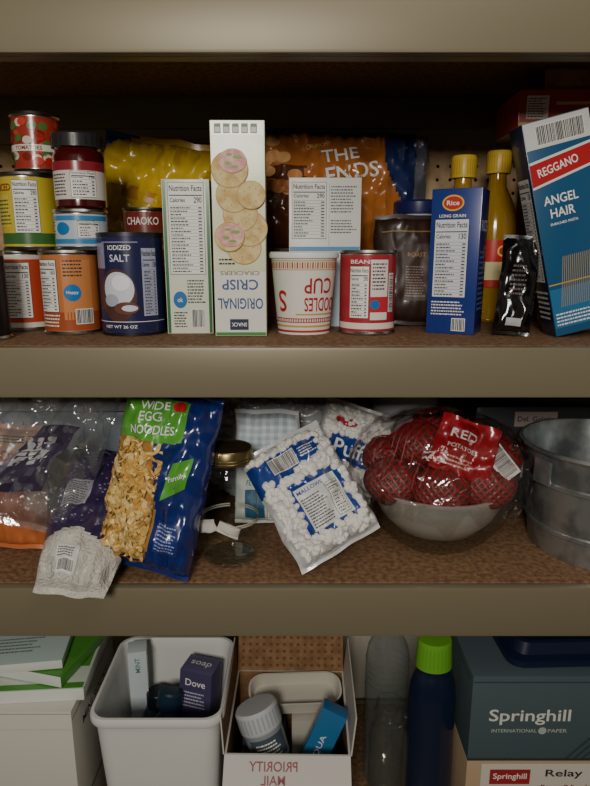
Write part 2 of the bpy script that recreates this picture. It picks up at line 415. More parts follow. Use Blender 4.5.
b.rect(S, -.05, .108, .05, .114, CLAB('#5a93c4'), 2)
b.rect(S, -.0495, .0, .0495, .1, CLAB('#c9d9e6'), 1)
b.done((.042, .925, Z2), 1)
b = B('instant_noodle_cup'); H = .108
rf = lambda z: .0350+.0088*max(0, min(1, z/.098))
pw = C('#e3dfd6', .6); rim = C('#eceae4', .5)
b.lathe([(0, .003), (.032, .003), (.033, 0), (.035, 0), (rf(.02), .02), (rf(.06), .06), (rf(.098), .098), (.0462, .099), (.047, .102), (.046, .106), (.044, .107), (0, .1065)], [pw]*7+[rim]*4, 64)
S = SC(rf, .04)
b.rect(S, -.063, .003, .063, .006, CLAB('#b7303a'), 1); b.rect(S, -.063, .010, .063, .0125, CLAB('#c9a14a'), 1); b.rect(S, -.063, .016, .063, .022, CLAB('#b7303a'), 1)
for k in range(34): b.rect(S, -.062+k*.00366, .0172, -.060+k*.00366, .0208, pw, 2)
for k in range(40): b.rect(S, -.062+k*.0031, .086, -.0602+k*.0031, .094, CLAB('#b7303a') if k % 2 else CLAB('#c9a14a'), 1)
b.rect(S, -.063, .084, .063, .0850, CLAB('#c9a14a'), 1); b.rect(S, -.063, .0952, .063, .0962, CLAB('#c9a14a'), 1)
red = CLAB('#b5202a')
b.text(S, 'CUP', .020, .064, .040, .020, C('#a8242c'), 2, pi); b.text(S, 'NOODLES', .030, .040, .060, .018, red, 2, pi)
b.text(S, 'S', -.032, .044, .014, .028, red, 2, pi); b.rect(S, -.012, .026, .05, .028, CLAB('#c9a14a'), 1)
b.done((.0120, .838, Z2), 0)
def f_red(b, S, r, h):
    b.rect(S, -.07, .006, .07, h-.006, CLAB('#a82c36'), 1)
    b.nutri(S, -.028, .022, -.002, h-.02); b.rect(S, .0, .02, .024, h-.012, CLAB('#e6ddd8'), 2)
    b.lines(S, .002, .058, .022, .094, 8, INK, 3); b.rect(S, .0, .03, .024, .05, CLAB('#c22f3c'), 3)
    b.disc(S, .006, .04, .006, .006, CLAB('#1f74b8'), 4); b.bar(S, .026, .03, .036, .08, vert=False)
    b.text(S, 'BEANS', -.012, .0945, .03, .005, WHITE, 3); b.rect(S, -.06, .008, .06, .016, CLAB('#e9d9cf'), 2)
canobj('bean_can', .0975, .836, Z2, .0380, .109, CLAB('#b52c38'), f_red)
b = B('coffee_pouch'); P = Pil(.104, .158, .05, seed=5, wr=.004, p=5, q=5, pinch=.02, heavy=.35)
bk = C('#35231d', .42, coat=.35, bump=.08, bs=30)
P.build(b, lambda u, v, s: bk); S = P.S()
b.rect(S, -.01, .035, .026, .115, C('#43312a', .5), 1); b.lines(S, -.008, .04, .024, .085, 12, C('#8c7c72'), 2); b.text(S, 'ROAST', .008, .10, .026, .006, C('#a3805a'), 2)
b.rect(S, -.042, .132, .042, .134, C('#8a6b3f', .4), 1)
b.done((.166, .905, Z2+.001), -3, 6, 0)
b = B('drink_mix_tub')
b.lathe([(0, 0), (.034, 0), (.036, .003), (.036, .16), (.034, .163), (.038, .163), (.0385, .166), (.0385, .180), (.036, .183), (0, .183)], [C('#b5bfc9', .4)]*4+[C('#1d2258', .35)]*5, 48)
b.rect(SC(.036), -.05, .03, .05, .13, CLAB('#33479c'), 1)
b.done((.191, .985, Z2))
b = B('rice_box'); w, d, h = .064, .050, .186
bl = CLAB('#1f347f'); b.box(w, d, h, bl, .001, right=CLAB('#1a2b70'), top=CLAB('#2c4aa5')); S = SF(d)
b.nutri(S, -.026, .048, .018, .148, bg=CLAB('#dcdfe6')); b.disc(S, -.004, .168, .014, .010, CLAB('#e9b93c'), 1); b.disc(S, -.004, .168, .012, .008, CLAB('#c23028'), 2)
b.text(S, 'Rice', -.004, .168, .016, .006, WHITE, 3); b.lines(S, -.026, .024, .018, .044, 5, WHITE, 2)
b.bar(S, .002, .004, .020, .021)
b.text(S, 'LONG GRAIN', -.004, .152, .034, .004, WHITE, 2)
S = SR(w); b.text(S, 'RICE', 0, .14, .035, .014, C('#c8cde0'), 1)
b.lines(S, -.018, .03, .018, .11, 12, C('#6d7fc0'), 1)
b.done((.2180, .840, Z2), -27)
def oil(x, y, s=1, yaw=0):
    b = B('cooking_oil_bottle'); ol = C('#d6a92c', .06, 0, .55, coat=1); cap = C('#d2b03c', .35)
    b.lathe([(0, 0), (.028, 0), (.032, .004), (.033, .02), (.031, .05), (.033, .08), (.033, .13), (.031, .15), (.024, .17), (.014, .188), (.0125, .2), (.0125, .206),
             (.018, .206), (.0185, .209), (.0185, .232), (.017, .236), (0, .236)], [ol]*11+[cap]*5, 48)
    S = SC(.033); b.rect(S, -.04, .05, .04, .115, CLAB('#c5332e'), 1); b.rect(S, -.04, .06, .04, .085, CLAB('#e6d9a0'), 2); b.text(S, 'OIL', 0, .10, .03, .015, CLAB('#f0d070'), 2)
    for k in range(30): b.rect(SC(.0185), k*2*pi/30*.0185, .21, k*2*pi/30*.0185+.0014, .23, C('#b8942a', .4), 1)
    b.done((x, y, Z2), yaw, scale=(1, 1, s))
oil(.248, .950, 1.03); oil(.310, .985, 1.08, 20)
b = B('spice_pouch'); P = Pil(.046, .126, .028, seed=9, wr=.008, p=3, q=4, pinch=.08)
P.build(b, C('#0c0c10', .16, coat=1, bump=.5, bs=34), 36, 60); S = P.S()
b.rect(S, -.012, .012, .006, .022, C('#b9b9bc'), 1); b.lines(S, -.012, .05, .010, .09, 7, C('#6b5f5f'), 1)
b.done((.2800, .792, Z2+.002), -4, 4, 4)
b = B('spaghetti_box'); w, d, h = .080, .045, .262
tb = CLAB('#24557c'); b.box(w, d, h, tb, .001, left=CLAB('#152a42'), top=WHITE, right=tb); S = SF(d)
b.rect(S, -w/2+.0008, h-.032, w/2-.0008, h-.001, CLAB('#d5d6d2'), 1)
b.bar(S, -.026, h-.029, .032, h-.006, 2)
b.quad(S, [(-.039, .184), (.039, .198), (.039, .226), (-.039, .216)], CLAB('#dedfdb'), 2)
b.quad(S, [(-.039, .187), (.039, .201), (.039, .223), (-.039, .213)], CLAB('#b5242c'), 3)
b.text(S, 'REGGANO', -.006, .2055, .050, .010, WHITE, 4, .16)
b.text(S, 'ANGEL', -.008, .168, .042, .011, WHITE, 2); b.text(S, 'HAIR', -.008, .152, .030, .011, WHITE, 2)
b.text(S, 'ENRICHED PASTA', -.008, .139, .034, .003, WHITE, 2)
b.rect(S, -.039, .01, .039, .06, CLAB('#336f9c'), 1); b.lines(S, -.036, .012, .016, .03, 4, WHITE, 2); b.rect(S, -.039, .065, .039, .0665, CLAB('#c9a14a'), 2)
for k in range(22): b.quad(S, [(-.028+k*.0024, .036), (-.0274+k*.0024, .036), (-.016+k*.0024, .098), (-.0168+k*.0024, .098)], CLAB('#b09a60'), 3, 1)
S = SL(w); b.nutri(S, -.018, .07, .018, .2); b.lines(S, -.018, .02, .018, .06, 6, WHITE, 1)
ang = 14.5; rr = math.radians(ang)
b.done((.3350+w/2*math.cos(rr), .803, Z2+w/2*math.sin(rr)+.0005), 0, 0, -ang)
b = B('cardboard_carton'); b.box(.17, .13, .275, C('#7a5c40', .8, speck=('#6a4d34', 40, .4, .6)), .001); b.rect(SF(.13), -.085, .14, .085, .142, C('#5a412c'), 1); b.lines(SF(.13), -.08, .2, 0, .25, 5, INK, 1)
b.done((.462, 1.02, Z2), 0)
b = B('red_snack_box'); b.box(.20, .12, .048, CLAB('#b5493a'), .001, top=CLAB('#b9503c')); S = SF(.12)
b.rect(S, -.090, .010, -.06, .040, CLAB('#e4dccf'), 1); b.lines(S, -.088, .012, -.062, .038, 8, INK, 2)
b.rect(S, -.1, .002, .1, .006, CLAB('#d9bb8c'), 1); b.rect(S, -.05, .028, .095, .032, CLAB('#d9b890'), 1)
b.done((.412, .965, Z2+.2755), -3)
b = B('snack_bag'); P = Pil(.12, .036, .036, seed=12, wr=.005, heavy=0); P.build(b, C('#b0806c', .4, coat=.4, bump=.4, bs=50)); b.done((.412, .940, Z2+.3245), 0, 6, 0)
b = B('chip_bag'); P = Pil(.195, .27, .075, seed=3, wr=.014, p=3, q=4, pinch=.04, heavy=.1)
ye = C('#d6b228', .3, coat=.8, bump=.25, bs=20); blu = C('#2a4f9c', .3, coat=.8, bump=.25, bs=20)
P.build(b, lambda u, v, s: blu if (v > .256+.5*(u+.07) and u < -.04) else ye); S = P.S()
b.quad(S, [(-.06, .17), (.05, .15), (.055, .165), (-.055, .19)], C('#b5822a', .4), 1)
b.done((-.245, 1.04, Z2+.018), 0, 4, 8)
b = B('pork_rind_bag'); P = Pil(.30, .19, .08, seed=7, wr=.014, p=4, q=3, pinch=.03, heavy=0, seal=.95)
og = C('#b06a32', .3, coat=.8, bump=.25, bs=22); br = C('#5a301c', .3, coat=.8, bump=.25, bs=22); sv = C('#8f8f9c', .25, .6, bump=.4, bs=60)
def mf(u, v, s):
    if u > .128: return sv
    if u > .095+.02*math.sin(v*30): return C('#22305e', .3, coat=.8)
    return br if (u < -.03+.02*math.sin(v*40) and v < .13) or v > .176 else og
P.build(b, mf, 70, 46); S = P.S()
b.text(S, 'THE', .005, .146, .060, .020, WHITE, 3, .2); b.text(S, 'ENDS', .026, .120, .085, .024, WHITE, 3, .2)
b.text(S, 'CRUNCHY', -.03, .160, .04, .007, C('#e8c070'), 2, .2)
for k in range(16): b.disc(S, -.09+random.uniform(-.04, .03), .12+random.uniform(-.05, .05), .012, .009, C(random.choice(['#c98a4c', '#a8642c', '#d9a468'], ), .6), 1+k % 3)
b.done((.060, 1.04, Z2+.106), 0, 4, 2)
b = B('baking_mix_box'); b.box(.22, .06, .098, CLAB('#8a4a3a'), .001); b.lines(SF(.06), -.07, .02, .05, .07, 6, WHITE, 1); b.done((.055, 1.045, Z2), 0)

# ------------------------------------------------------------------ SHELF 3
b = B('tortilla_bag'); P = Pil(.11, .175, .05, seed=15, wr=.007, heavy=.3)
pe = C('#d9a98c', .3, coat=.6, bump=.2, bs=30); pc = C('#c9703f', .3, coat=.6)
P.build(b, lambda u, v, s: pc if v < .045+.02*math.sin(u*60) else pe); S = P.S()
b.text(S, 'Crunchy', .02, .135, .05, .02, C('#b5342a'), 2, .25); b.disc(S, .01, .075, .022, .02, C('#c9632c'), 2); b.lines(S, -.02, .15, .04, .162, 3, INK, 2)
b.done((-.412, .800, Z3+.004), 6, 14, 3)
b = B('rice_bag'); P = Pil(.112, .218, .05, seed=21, wr=.010, p=3, q=3.5, heavy=.3, taper=.25)
pu = C('#33264a', .35, coat=.6, bump=.3, bs=30); wh = C('#c9c6bc', .5, coat=.6, bump=.9, bs=260)
def mf(u, v, s): return wh if v < .078-.35*abs(u+.01) or v < .02 else pu
P.build(b, mf); S = P.S()
b.rect(S, -.030, .018, .004, .050, C('#cfccc8', .5), 2); b.lines(S, -.028, .036, .002, .048, 4, INK, 3); b.bar(S, -.026, .020, .000, .034, 3)
for k in range(110):
    b.disc(S, random.uniform(-.048, .048), random.uniform(.085, .2), .0016, .0011, C('#85779a', .5), 1, 8, 1)
b.rect(S, -.044, .11, -.010, .150, C('#a9a4aa', .5), 2); b.lines(S, -.042, .112, -.012, .148, 10, INK, 3)
b.done((-.272, .662, Z3+.012), 14, 54, 15)
b = B('clear_produce_bag'); P = Pil(.15, .235, .075, seed=33, wr=.024, p=3, q=5, heavy=.1)
P.build(b, FILM, 70, 90); S = P.S()
pl = C('#3a3147', .4, coat=.6)
b.quad(S, [(-.06, .03), (.02, .05), (.045, .14), (.0, .13)], pl, 1); b.quad(S, [(-.03, .07), (.01, .085), (.022, .12), (-.01, .112)], C('#aaa6a9', .4), 2)
for k in range(6): b.quad(S, [(-.024+k*.002, .077+k*.007), (.004+k*.003, .088+k*.006), (.004+k*.003, .0890+k*.006), (-.024+k*.002, .0780+k*.007)], INK, 3, 2)
b.done((-.356, .735, Z3+.066), 8, 26, 16)
b = B('egg_noodle_bag'); W, H = .125, .238; P = Pil(W, H, .062, seed=2, wr=.010, p=3.2, q=4, pinch=.03, heavy=.2, seal=.94)
nb = C('#182a6c', .24, coat=1, bump=.4, bs=28); gn = C('#55a338', .28, coat=1, bump=.2, bs=28); tan = C('#a87c3a', .45, coat=.6, bump=.5, bs=80)
def win(u, v): return .020 < v < .168 and u < .000+.010*math.sin(v*26) and u > -.061
def mf(u, v, s):
    if s < 0 and win(u, v): return tan
    if s < 0 and v > .170+.2*u and v < .226 and u < .025: return gn
    return nb
P.build(b, mf, 56, 90); S = P.S()
nd = [C('#e0bd74', .45, coat=.4), C('#e8cb8c', .45, coat=.4), C('#cfa050', .45, coat=.4), C('#d9b060', .45, coat=.4)]
for k in range(170):
    u = random.uniform(-.057, -.002); v = random.uniform(.026, .162)
    if not win(u, v): continue
    a = random.uniform(0, 2*pi); L = random.uniform(.030, .046); vs = []; n = 22; ph = random.random()*6; cur = random.choice((-1, 1))*random.uniform(45, 110)
    hw = random.uniform(.0026, .0038); lift = random.uniform(.0008, .0055)
    cx, cy, aa = u, v, a
    for i in range(n+1):
        dz = lift+.0020*math.sin(i*.75+ph)
        tw = hw*(.6+.4*math.cos(i*.4+ph))
        for s_ in (-1, 1):
            uu = min(.006, max(-.060, cx-s_*tw*math.sin(aa))); vv = min(.170, max(.018, cy+s_*tw*math.cos(aa)))
            q = P.pt(uu, vv, 0)
            vs.append((q[0], q[1]-dz-s_*.0012*math.sin(i*.5+ph), q[2]))
        cx += L/n*math.cos(aa); cy += L/n*math.sin(aa); aa += cur*L/n
    b.add(vs, [(2*i, 2*i+1, 2*i+3, 2*i+2) for i in range(n)], random.choice(nd))
b.text(S, 'WIDE', -.020, .214, .036, .010, WHITE, 3, .12); b.text(S, 'EGG', -.022, .200, .028, .012, WHITE, 3, .12); b.text(S, 'NOODLES', -.016, .184, .056, .011, WHITE, 3, .12)
b.disc(S, .012, .218, .008, .006, CLAB('#b5242c'), 4)
b.quad(S, [(.012, .10), (.040, .12), (.043, .16), (.018, .148)], gn, 1); b.text(S, 'Family', .028, .132, .022, .008, WHITE, 3, .5)
b.rect(S, .014, .035, .046, .075, C('#22357c', .3, coat=1), 1); b.lines(S, .016, .038, .044, .072, 8, C('#98a4d0'), 2)
b.done((-.198, .720, Z3+.014), -3, 12, 11)
b = B('glass_jar'); r = .0385
out = [(0, 0), (r-.006, 0), (r-.001, .003), (r, .012), (r, .10), (r-.001, .118), (r-.006, .132), (r-.010, .138), (r-.010, .152)]
b.lathe(out, GLASS, 64)
b.lathe([(r-.003, .004), (r-.006, .007), (r-.014, .009), (0, .008)], thin_glass('jar_base_glass', '#e6efec', .18), 64)
br = C('#8a7a54', .3, .9); rl = .0335
b.lathe([(r-.0095, .141), (rl-.001, .141), (rl, .142), (rl, .158), (rl-.002, .161), (rl-.005, .1615), (rl-.006, .1605), (0, .1605)], br, 64)
for z_ in (.145, .149): b.lathe([(rl, z_-.001), (rl+.0008, z_), (rl, z_+.001)], br, 64)
jar = b.done((-.0900, .783, Z3))
b = B('string_bow'); S = SC(r+.0008)
for k in range(2): b.rect(S, -.12, .058+k*.003, .12, .0600+k*.003, C('#b9b3a6', .8), 1+k)
for cx, rx in ((-.013, .3), (.013, -.35)):
    P = Pil(.030, .016, .010, seed=int(cx*900), wr=.004, pinch=.1); k0 = len(b.v); P.build(b, C('#c9c4ba', .8), 20, 14)
    for i in range(k0, len(b.v)):
        x, y, z = b.v[i]; X = x*math.cos(rx)-z*math.sin(rx)+cx-.012; b.v[i] = (X, y-.041+(X*X)*8, x*math.sin(rx)+z*math.cos(rx)+.053)
adopt(jar, b.done((-.0900, .783, Z3)))
b = B('flour_bag')
P = Pil(.098, .178, .05, seed=8, wr=.006, p=7, q=7, pinch=.01, heavy=.15); lb = C('#dfe2e3', .7, bump=.2, bs=25)
P.build(b, lb, 44, 60); S = P.S(); ch = C('#c3d0d8', .7); ch2 = C('#a9bccb', .7)
for i in range(14):
    for j in range(20):
        u = -.043+i*.0062; v = .088+j*.0052
        if v > .166: continue
        if i % 2 and j % 2: b.rect(S, u, v, u+.0062, v+.0052, ch2, 1)
        elif i % 2 or j % 2: b.rect(S, u, v, u+.0062, v+.0052, ch, 1)
b.rect(S, -.044, .01, .044, .085, C('#dcdcd8', .7), 2); b.rect(S, -.03, .015, .0, .06, C('#38688c', .5), 3); b.nutri(S, .004, .013, .036, .075, 3)
b.text(S, 'FLOUR', -.015, .070, .026, .008, C('#38688c', .5), 4)
b.done((-.044, .880, Z3+.004), -4, 8, 0)
def mallows(b, P, n, reg, sz=.0062):
    mw = C('#e9e7e0', .75)
    for k in range(n):
        u = random.uniform(-P.w*.45, P.w*.45); v = random.uniform(P.h*.07, P.h*.93)
        if not reg(u, v): continue
        q = Vector(P.pt(u, v, 0)); s = sz*random.uniform(.85, 1.15)
        R = Matrix.Translation(q+Vector((0, -.0005, 0))) @ Matrix.Rotation(random.random()*6, 4, 'X') @ Matrix.Rotation(random.random()*6, 4, 'Y')
        b.lathe([(0, -s*.6), (s*.5, -s*.6), (s*.66, -s*.4), (s*.66, s*.4), (s*.5, s*.6), (0, s*.6)], mw, 10, R)
bw = C('#cfd0d0', .4, coat=.8, bump=.6, bs=120); cb = C('#20408c', .28, coat=1, bump=.2, bs=25)
b = B('marshmallow_bag'); P = Pil(.122, .170, .070, seed=18, wr=.013, p=2.4, q=2.8, pinch=.06)
def reg(u, v): return not (-.030 < u < .045 and .034 < v < .104) and not (.122 < v < .152 and u < .04)
def mf(u, v, s):
    if s < 0 and .120+.2*u < v < .152 and u < .046: return cb
    if s < 0 and -.033 < u < .048 and .028+.08*u < v < .106: return cb
    return bw
P.build(b, mf, 64, 84)
mallows(b, P, 520, reg, .0066); S = P.S()
b.rect(S, -.025, .037, .040, .096, C('#dcdcdc', .4), 1); b.lines(S, -.022, .040, .014, .082, 11, INK, 2); b.nutri(S, .017, .040, .037, .086, 2); b.text(S, 'MALLOWS', -.002, .090, .04, .005, C('#20408c'), 2)
b.bar(S, -.034, .126, .006, .148, 2); b.lines(S, .012, .130, .038, .145, 4, WHITE, 2)
b.done((.062, .738, Z3+.032), 6, 30, -27)
b = B('marshmallow_bag'); P = Pil(.112, .15, .055, seed=28, wr=.011, p=2.6, q=3, pinch=.05)
def reg2(u, v): return not (.060 < v < .1 and u > -.04)
P.build(b, lambda u, v, s: cb if .055+.1*u < v < .105 and u > -.045 else bw, 50, 64); mallows(b, P, 300, reg2); S = P.S()
b.text(S, 'Puffs', .0, .080, .06, .024, WHITE, 3); b.disc(S, -.02, .12, .018, .008, CLAB('#a82838'), 2)
b.done((.058, .880, Z3+.044), 6, 16, 20)
b = B('pudding_box'); b.box(.09, .05, .036, CLAB('#b9b0a0'), .001); b.done((.060, .885, Z3), 6)

b = B('glass_bowl'); prof = [(0, 0), (.055, 0), (.058, .003), (.078, .018), (.097, .042), (.108, .068), (.113, .086), (.1175, .088), (.1175, .0915), (.113, .0925)]
b.lathe(prof, thin_glass('bowl_glass', '#f2f6f5', .07), 80); bowl = b.done((.208, .842, Z3))
b = B('steel_bowl'); prof = [(0, .0), (.035, .0), (.062, .012), (.082, .034), (.094, .058), (.098, .076), (.1015, .0775), (.1015, .079), (.097, .079), (.0925, .058), (.0805, .036), (.061, .014), (.035, .0025), (0, .0025)]
b.lathe(prof, C('#e0ded8', .22, .55), 80); b.done((.208, .842, Z3+.0125))
NET = net_material()
b = B('potato_net_bag')
pts = [(-.070, -.03, .082, .038), (-.008, -.058, .080, .038), (.055, -.045, .082, .039), (-.045, .03, .095, .040), (.04, .03, .095, .038), (-.032, -.015, .130, .036), (.032, -.012, .128, .038), (.078, -.002, .105, .036), (0, .03, .140, .034), (-.01, -.02, .05, .03), (-.075, .01, .105, .032), (.08, .03, .1, .033)]
for i, (x, y, z, r) in enumerate(pts):
    bm = bmesh.new(); bmesh.ops.create_icosphere(bm, subdivisions=4, radius=r)
    sc = Vector((1.10, .98, .90))
    for v in bm.verts:
        n = noise.noise(v.co*28+Vector((i*5, 0, 0)))*.003
        v.co = Vector((v.co.x*sc.x, v.co.y*sc.y, v.co.z*sc.z))*(1+n/r)+Vector((x, y, z))
    b.add([v.co.copy() for v in bm.verts], [[v.index for v in f.verts] for f in bm.faces], NET); bm.free()
# loose net strands stretched over the pile (two crossing diagonal families)
strand = C('#a31c28', .45)
def pile(px, py):
    zt = .06
    for (x, y, z, r) in pts:
        q = 1-((px-x)/(r*1.12))**2-((py-y)/(r*1.0))**2
        if q > 0: zt = max(zt, z+r*.9*q**.5)
    return zt
def pile_s(px, py): return max(pile(px, py), sum(pile(px+.02*math.cos(a), py+.02*math.sin(a)) for a in (0, 1.57, 3.14, 4.71))/4)
for fam in (1, -1):
    for k in range(-11, 12):
        pth = []
        for i in range(-26, 27):
            t = i*.005; x = (t+k*.011)*.75; y = fam*(t-k*.011)*.75
            if (x/.100)**2+(y/.085)**2 > 1: continue
            pth.append(Vector((x, y, pile_s(x, y)+.0016)))
        if len(pth) < 4: continue
        vs = []
        for i, p in enumerate(pth):
            d = (pth[min(i+1, len(pth)-1)]-pth[max(i-1, 0)]).normalized(); n1 = d.cross(Vector((0, 0, 1))).normalized(); n2 = n1.cross(d)
            for a in (0, 2.09, 4.19): vs.append(p+(n1*math.cos(a)+n2*math.sin(a))*.0006)
        b.add(vs, [(3*i+a, 3*i+(a+1) % 3, 3*i+3+(a+1) % 3, 3*i+3+a) for i in range(len(pth)-1) for a in range(3)], strand)
def sheet(b, w, h, mat, T, amp=.004, fr=40, n=24, seed=0):
    g = lambda u, v: amp*noise.noise(Vector((u*fr+seed, v*fr, seed)))+amp*.7*abs(noise.noise(Vector((u*fr*2, v*fr+seed, 2))))+(u*u)*2.5
    vs = [((i/n-.5)*w, g((i/n-.5)*w, (j/n-.5)*h), (j/n-.5)*h) for j in range(n+1) for i in range(n+1)]
    b.add(vs, [(j*(n+1)+i, j*(n+1)+i+1, (j+1)*(n+1)+i+1, (j+1)*(n+1)+i) for j in range(n) for i in range(n)], mat, T)
    return (lambda u, v, o: tuple(T @ Vector((u, g(u, v)-o, v))), .004, .0006)
T = Matrix.Translation((.020, -.060, .140)) @ Matrix.Rotation(-.45, 4, 'X') @ Matrix.Rotation(.35, 4, 'Y')
S = sheet(b, .082, .078, C('#a51c28', .3, coat=.8), T, .011)
b.text(S, 'RED', -.006, .016, .036, .012, WHITE, 3); b.text(S, 'POTATOES', -.004, -.002, .042, .006, WHITE, 3); b.lines(S, -.03, -.03, .02, -.014, 3, C('#e0b8b0'), 2)
T = Matrix.Translation((.068, -.060, .122)) @ Matrix.Rotation(-.45, 4, 'X') @ Matrix.Rotation(-.6, 4, 'Y')
S = sheet(b, .028, .052, WHITE, T, .003, seed=4); b.bar(S, -.012, -.022, .012, .022, 2, False)
pot = b.done((.208, .838, Z3+.02))
b = B('plastic_wrap'); vs = []; n = 140; m = 44
for j in range(m+1):
    for i in range(n):
        a = 2*pi*i/n; t = j/m
        r = (.122*(1-t**3)**.5+.002)
        k = 1+.06*noise.noise(Vector((math.cos(a)*3, math.sin(a)*3, t*5)))+.06*abs(noise.noise(Vector((math.cos(a)*9, math.sin(a)*9, t*7))))
        vs.append((r*k*math.sin(a)*1.02, -r*k*math.cos(a)*.92, .085+.095*t+.012*noise.noise(Vector((math.cos(a)*6, math.sin(a)*6, t*9)))-(.024*(1+noise.noise(Vector((math.cos(a)*4, math.sin(a)*4, 0)))) if j == 0 else 0)))
b.add(vs, [(j*n+i, j*n+(i+1) % n, (j+1)*n+(i+1) % n, (j+1)*n+i) for j in range(m) for i in range(n)], thin_glass('plastic_film', '#fdfbfb', .12, 1, .0, .10))
adopt(pot, b.done((.208, .838, Z3+.012)))
b = B('galvanized_bucket'); zn = C('#b3b7b7', .34, .8, speck=('#878d8f', 30, .4, .6), bump=.15, bs=12)
prof = [(0, .004), (.094, .004), (.095, 0), (.098, 0), (.099, .006), (.1025, .03), (.105, .032), (.105, .036), (.1035, .038), (.110, .09), (.1125, .092), (.1125, .096), (.111, .098), (.116, .130), (.119, .131), (.121, .134), (.119, .1375), (.116, .137), (.114, .13), (.1085, .096), (.101, .036), (.094, .008), (0, .008)]
b.lathe(prof, zn, 80)
b.box(.03, .004, .03, zn, .001, T=Matrix.Rotation(-1.2, 4, 'Z') @ Matrix.Translation((0, -.118, .095)))
b.done((.446, .828, Z3), scale=(1, 1, 1.13))
b = B('storage_container'); dk = C('#34363b', .4)
b.box(.22, .12, .17, dk, .012); b.box(.235, .13, .018, C('#2b2c30', .4), .006, base=(0, 0, .17)); S = SF(.12)
b.rect(S, -.045, .135, .025, .160, C('#9c8a86', .6), 1); b.text(S, 'Del. Gelatin', -.010, .148, .06, .009, INK, 2)
b.done((.405, 1.028, Z3))
b = B('white_tub'); b.lathe([(0, 0), (.05, 0), (.056, .185), (.058, .187), (.058, .199), (.055, .202), (0, .202)], [C('#d6dbe0', .4)]*2+[C('#2f5ea8', .35)]*3+[C('#dde2ea', .35)], 56)
b.text(ST(.202), 'PB', 0, 0, .05, .03, C('#2f5ea8'), 1); b.done((.190, 1.03, Z3+.0))
def crumple(name, loc, rx, ry, rz, mat, seed=0, amp=.25):
    b = B(name); bm = bmesh.new(); bmesh.ops.create_icosphere(bm, subdivisions=6, radius=1)
    for v in bm.verts:
        d = v.co.normalized(); k = 1+amp*noise.noise(d*2.2+Vector((seed, 0, 0)))+amp*.5*abs(noise.noise(d*6+Vector((seed, 3, 0))))+amp*.35*abs(noise.noise(d*13))
        v.co = Vector((d.x*rx*k, d.y*ry*k, max(d.z*rz*k, -rz*.8)+rz*.8))
    b.add([v.co.copy() for v in bm.verts], [[v.index for v in f.verts] for f in bm.faces], mat); bm.free()
    return b.done(loc)
crumple('plastic_grocery_bag', (-.03, 1.012, Z3), .13, .050, .105, C('#b9bcbe', .3, coat=.6, bump=.4, bs=30), 3, .3)
b = B('plastic_storage_bin'); pb = C('#aeb7bf', .3, 0, .3)
b.box(.26, .17, .175, pb, .012); b.box(.275, .18, .016, C('#c2c9cf', .35), .005, base=(0, 0, .175))
for k in range(8): b.box(.004, .004, .15, pb, .001, base=(-.11+k*.031, -.086, .01))
b.done((-.375, 1.0, Z3))

# ------------------------------------------------------------------ SHELF 4
def openbox(b, w, d, h, t, mo, mi, taper=0.0, T=None):
    r = .0008
    rrloft(b, [(w*(1-taper), d*(1-taper), r, 0), (w, d, r, h), (w-2*t, d-2*t, r, h), ((w-2*t)*(1-taper), (d-2*t)*(1-taper), r, t)], [mo, mo, mi], 1, T)
wp = C('#dcdcd8', .4)
b = B('white_bin')
rrloft(b, [(.150, .150, .020, 0), (.158, .158, .022, .003), (.184, .184, .024, .252), (.194, .194, .026, .253), (.197, .197, .027, .256), (.197, .197, .027, .264), (.194, .194, .026, .268), (.186, .186, .024, .268), (.182, .182, .022, .264), (.179, .179, .021, .250), (.152, .152, .018, .004)], wp)
b.done((-.2015, .843, Z4+.001))
b = B('shampoo_bottle'); nv = C('#2c4058', .25, coat=.6)
b.lathe([(0, 0), (.024, 0), (.028, .004), (.028, .14), (.024, .165), (.014, .18), (.014, .19), (.02, .19), (.02, .215), (.017, .218), (0, .218)], [nv]*6+[C('#1d3244', .3)]*4, 40, sy=.75)
b.rect(SC(.0285), -.02, .05, .02, .13, C('#3d6f8a', .4), 0); b.done((-.232, .822, Z4+.020), 10, 6, 10)
b = B('mouthwash_bottle'); b.lathe([(0, 0), (.026, 0), (.03, .004), (.03, .15), (.02, .175), (.018, .178), (.018, .2), (.016, .203), (0, .203)], [C('#2a4a5c', .2, coat=1)]*5+[C('#101820', .3)]*3, 40)
b.done((-.229, .880, Z4+.006), 0, 0, 0)
b = B('purple_soap_box'); b.box(.055, .045, .235, C('#4a4466', .4, coat=.3), .002, top=C('#6a6488', .4)); S = SF(.045); b.text(S, 'Dove', 0, .215, .034, .012, WHITE, 1); b.lines(S, -.022, .17, .022, .2, 5, C('#c9c4dc'), 1)
b.text(ST(.235), 'soap', 0, 0, .035, .014, WHITE, 1); b.done((-.170, .866, Z4+.026), -14, 4, 3)
b = B('toothpaste_box'); b.box(.03, .03, .275, C('#cfdadc', .4, coat=.3), .001); b.text(SF(.03), 'MINT', 0, .25, .028, .008, C('#5f8f94'), 1, pi/2); b.done((-.262, .897, Z4+.012), 12, -2, 0)
crumple('white_towel', (-.180, .812, Z4+.006), .048, .022, .105, C('#cfd2d4', .8, bump=.5, bs=30), 5, .2)
kr = C('#94704c', .8, speck=('#7d5c3a', 60, .4, .6)); wb = C('#c9c5be', .6)
b = B('shipping_box'); openbox(b, .184, .185, .205, .003, wb, kr, 0)
def flap(b, p0, p1, vec, mo, mi, t=.002):
    p0 = Vector(p0); p1 = Vector(p1); vec = Vector(vec); n = (p1-p0).cross(vec).normalized()*t
    vs = [p0, p1, p1+vec, p0+vec]; vs += [v+n for v in vs]
    b.add(vs, [(0, 1, 2, 3), (7, 6, 5, 4), (0, 4, 5, 1), (1, 5, 6, 2), (2, 6, 7, 3), (3, 7, 4, 0)], [mi, mo, mo, mo, mo, mo])
h = .205
